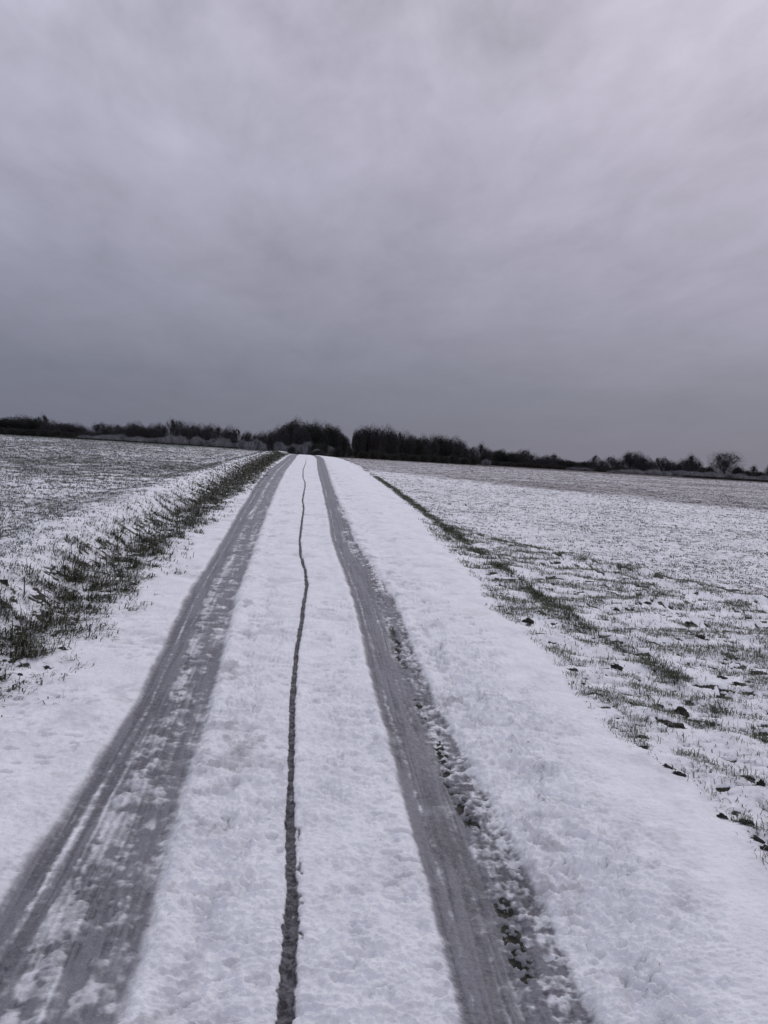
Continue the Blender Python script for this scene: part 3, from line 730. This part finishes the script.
# wood left of the gap, closing the road
G2 = 'trees of the wood left of the gap'
cw = [(274, 429, 13, 'dense2'), (281, 424, 15, 'dense'), (289, 419.5, 15, 'ever'), (295, 416.5, 15, 'dense'), (301, 420, 14, 'dense2'), (308, 420.5, 16, 'ever'), (315, 419.5, 16, 'dense'), (323, 422, 15, 'dense2'),
      (330, 422.5, 16, 'ever'), (336, 426, 14, 'dense'), (342, 431, 13, 'ever'), (346, 437, 11, 'dense2'), (300, 424, 22, 'dense'), (320, 425, 22, 'dense2'), (332, 428, 20, 'dense')]
c_spec = {3: 'tallest dark tree of the wood at the end of the road', 0: 'lowest tree at the left end of the wood over the road', 11: 'last tree of the wood, arching down to the gap in the skyline'}
for i, (px, top, w_, k) in enumerate(cw):
    plant(k, px, top+.8, w_*(1.55 if i < 9 else 1.25), (128 if i < 12 else 137)+R.uniform(-3, 3), c_spec.get(i, klabel(k, 'in the wood where the road disappears')), 'tree', G2)
for i in range(9):
    px = 280+i*7.2; plant(['frost', 'bush'][(i in (5, 6, 8))*1], px, 443.5+R.uniform(-3, 3)+(i > 5)*2, 12, 116+R.uniform(-3, 3),
         ['snow dusted shrub in front of the wood where the road disappears', 'dark bush in front of the wood where the road disappears'][(i in (5, 6, 8))*1], 'shrub', 'shrubs in front of the wood')
plant('bush', 318, 450, 16, 92, 'dark snow capped bush right behind the crest of the road', 'bush')
plant('frost2', 317, 449, 9, 94, 'small pale arched shrub behind the crest of the road', 'shrub')
plant('bush', 292, 446, 9, 96, 'dark bush left of the road at its crest', 'bush')
plant('bush', 350, 447, 8, 110, 'dark bush at the left side of the skyline gap', 'bush')
# wood right of the gap
G3 = 'trees of the wood right of the gap'
rw = [(356.5, 428, 9, 'ever'), (360, 423.5, 12, 'tall2'), (366, 424, 13, 'ever'), (373, 423.5, 13, 'dense'), (379, 423.5, 12, 'tall2'), (386, 424, 12, 'dense2'), (392, 427, 11, 'dense'), (400, 427.5, 9, 'tall'), (407, 430.5, 13, 'dense2'),
      (415, 434, 12, 'ever'), (423, 433.5, 12, 'dense'), (431, 433.5, 13, 'dense2'), (439, 433.5, 12, 'ever'), (446, 435, 13, 'dense'), (454, 435, 13, 'dense2'), (460, 438, 10, 'dense'), (467, 444.5, 10, 'dense2'), (474, 443.5, 9, 'round'), (480, 440.5, 11, 'tall2'), (486, 446, 10, 'dense'),
      (362, 430, 14, 'dense'), (372, 430, 16, 'dense2'), (383, 431, 16, 'dense'), (395, 433, 16, 'ever'), (410, 437, 16, 'dense'), (426, 439, 16, 'dense2'), (442, 440, 16, 'dense')]
r_spec = {1: 'tallest tree at the left end of the wood right of the gap', 7: 'thin bare treetop poking out of the wood right of the gap', 18: 'airy bare tree where the right hand wood drops down'}
for i, (px, top, w_, k) in enumerate(rw):
    D = (150 + (px-356)*.35 if i < 20 else 160+(px-356)*.35) + R.uniform(-3, 3)
    plant(k, px, top+.8, w_*(1.7 if 3 < i < 20 and k in ('dense', 'dense2', 'ever') else 1.25), D, r_spec.get(i, klabel(k, 'in the wood right of the skyline gap')), 'tree', G3)
for i in range(12):
    px = 364+i*10; plant('bush', px, gline(px)-R.uniform(7, 10), 15, 140+i*3, 'low dark bush along the field edge below the right hand wood', 'bush', 'dark bushes below the right wood')
for (px, top, w_, lb) in [(452, 456, 12, 'grey snow dusted shrub below the right end of the wood'), (463, 458, 13, 'snow dusted shrub left of the pale speck under the wood'), (472, 461, 5, 'small bright snow covered shrub under the right hand wood'), (487, 459, 11, 'thin frosted shrub right of the bright one under the wood')]:
    plant('frost' if w_ != 5 else 'frost2', px, top, w_, 175, lb, 'shrub')
# hedgerow going off to the right
G4 = 'trees of the hedgerow behind the right field'
hr = [(492, 450, 12, 'dense'), (499, 448.5, 11, 'ever'), (506, 451.5, 12, 'dense2'), (513, 451.5, 11, 'ever'), (520, 449.5, 11, 'dense2'), (526, 448, 11, 'tall2'), (532, 453, 10, 'dense'), (540, 456, 9, 'dense2'), (547, 454.5, 11, 'dense'),
      (553, 452.5, 10, 'tall2'), (559, 456.5, 9, 'dense2'), (570, 459.5, 14, 'ever'), (585, 461, 11, 'bush'), (591, 459, 9, 'dense2'), (596, 453.5, 8, 'tall'), (602, 459, 10, 'dense'), (611, 455, 11, 'tall2'), (618, 458, 9, 'dense2'),
      (626, 452, 12, 'tall2'), (631, 449.5, 13, 'round'), (638, 452, 11, 'dense2'), (644, 455.5, 11, 'dense'), (651, 459, 10, 'dense2'), (658, 456, 8, 'tall'), (663, 455.5, 10, 'round'), (670, 460, 10, 'dense'), (677, 461.5, 10, 'dense2'), (686, 458, 11, 'dense'), (692, 453.5, 12, 'tall2'), (697, 459, 8, 'dense2')]
h_spec = {11: 'small dome shaped dark tree standing alone beyond the right field', 14: 'thin wispy bare tree above low bushes beyond the right field', 19: 'largest rounded tree in the middle of the right hedgerow', 28: 'upright bare tree just left of the small dark shed'}
for i, (px, top, w_, k) in enumerate(hr):
    plant(k, px, top, w_*(1.6 if k in ('dense', 'dense2', 'ever') else 1.3), 215+R.uniform(-6, 6), h_spec.get(i, klabel(k, 'in the hedgerow beyond the right field')), 'tree' if k != 'bush' else 'bush', G4)
plant('round', 724.5, 450.5, 31, 214, 'lone round crowned bare tree right of the small dark shed', 'tree')
plant('bush', 710, 466, 12, 212, 'low dark bush left of the lone round tree', 'bush')
plant('bush', 738, 466.5, 14, 212, 'low dark bush right of the lone round tree', 'bush')
plant('tall2', 753, 464.5, 11, 230, 'small bare tree far right beyond the lone round tree', 'tree')
plant('bush', 748, 470, 14, 226, 'dark low bush under the small bare tree at far right', 'bush')
plant('bush', 761, 471, 14, 218, 'dark low bush between the small bare tree and the right edge', 'bush')
plant('dense', 772, 463, 16, 210, 'dark tree cut by the right edge of the photo', 'tree')
for i in range(20):
    px = 498+i*10.2
    plant('bush', px, gline(px)-R.uniform(5.5, 8), 15, 206+R.uniform(-3, 3), 'low dark bush at the foot of the hedgerow beyond the right field', 'bush', 'dark bushes below the right hedgerow')
for i in range(18):
    px = 618+i*9.4; plant('frost2' if i % 3 else 'frost', px, gline(px)-R.uniform(8.0, 10.0)*min(1, .6+i*.06), 18, 197+R.uniform(-3, 3), 'pale snow dusted shrub in the bank below the right hedgerow', 'shrub', 'pale shrubs below the right hedgerow')
for (px) in (576, 585): plant('frost', px, 467.0, 17, 203, 'pale snowy shrub right of the small dome shaped tree', 'shrub', 'two pale shrubs by the dome shaped tree')
for i in range(12):
    px = 690+i*8.5; plant('bush', px, gline(px)-2.3, 13, 188+R.uniform(-1, 1), 'very low dark bramble along the far edge of the right field', 'bush', 'brambles edging the right field')
for i in range(22):
    px = 60+i*9.5; plant('bush', px, gline(px)-1.7, 13, 181+R.uniform(-1, 1), 'very low dark bramble along the far edge of the left field', 'bush', 'brambles edging the left field')
for i in range(30):
    px = 2+i*8.3; plant('dense2' if i % 2 else 'dense', px, gline(px)-R.uniform(10.0, 12.5), 17, 226+R.uniform(-3, 3), 'low dark undergrowth filling the hedgerow behind the left field', 'bush', 'undergrowth of the left hedgerow')
for i in range(32):
    px = 452+i*8.1
    if 566 < px < 592: continue
    plant('dense2' if i % 2 else 'dense', px, gline(px)-R.uniform(7.5, 9.5)-(px < 565)*3, 17, 238+R.uniform(-3, 3), 'low dark undergrowth filling the hedgerow beyond the right field', 'bush', 'undergrowth of the right hedgerow')
# far woods on the horizon behind everything
for i, px in enumerate([90, 240, 352, 358, 575, 705, 745]):
    plant('dense', px, gline(px)-11 if px not in (352, 358) else 451.5, 34 if px not in (352, 358) else 10, 420, ['hazy distant tree low on the horizon behind the hedgerows', 'distant tree low in the skyline gap'][int(px in (352, 358))], 'tree', ['distant trees behind the hedgerows', 'distant trees in the skyline gap'][int(px in (352, 358))])
for k in protos:
    if k not in used: print('unused proto', k)

# small dark shed beside the lone tree
def box(V, Fq, x0, x1, y0, y1, z0, z1):
    k = len(V); V += [(x0, y0, z0), (x1, y0, z0), (x1, y1, z0), (x0, y1, z0), (x0, y0, z1), (x1, y0, z1), (x1, y1, z1), (x0, y1, z1)]
    Fq += [(k, k+3, k+2, k+1), (k+4, k+5, k+6, k+7), (k, k+1, k+5, k+4), (k+1, k+2, k+6, k+5), (k+2, k+3, k+7, k+6), (k+3, k, k+4, k+7)]
def shed():
    D = 204; x = float(at_dist(702, D)); gz = float(base_z(np.array([x]), np.array([float(D)]))[0])
    r = empty('shed', (x, D, gz), .35); tag(r, 'small dark box shaped shed between the hedgerow and the lone tree', 'shed')
    V, Fq = [], []; box(V, Fq, -.7, .7, -.6, .6, 1.0, 2.7)
    for i in range(7): box(V, Fq, -.7+i*.2+.003, -.7+i*.2+.18, -.625, -.6, 1.0, 2.68)
    mesh_obj('wall', V, Fq, M_WOOD, r)
    V, Fq = [], []; V = [(-.85, -.8, 2.72), (.85, -.8, 2.72), (.85, .8, 2.95), (-.85, .8, 2.95), (-.85, -.8, 2.80), (.85, -.8, 2.80), (.85, .8, 3.03), (-.85, .8, 3.03)]
    Fq = [(0, 3, 2, 1), (4, 5, 6, 7), (0, 1, 5, 4), (1, 2, 6, 5), (2, 3, 7, 6), (3, 0, 4, 7)]
    mesh_obj('roof', V, Fq, M_WOOD, r)
    V, Fq = [], []; box(V, Fq, -.3, .3, -.66, -.63, 1.75, 2.25); mesh_obj('window', V, Fq, M_SOIL, r)
    for sx in (-1, 1):
        for sy in (-1, 1):
            V, Fq = [], []; box(V, Fq, sx*.62-.06, sx*.62+.06, sy*.5-.06, sy*.5+.06, -.3, 1.0); mesh_obj('leg', V, Fq, M_WOOD, r)
shed()
for o in list(bpy.data.objects):
    if 'h' in o.keys(): del o['h']
    if 'w' in o.keys(): del o['w']
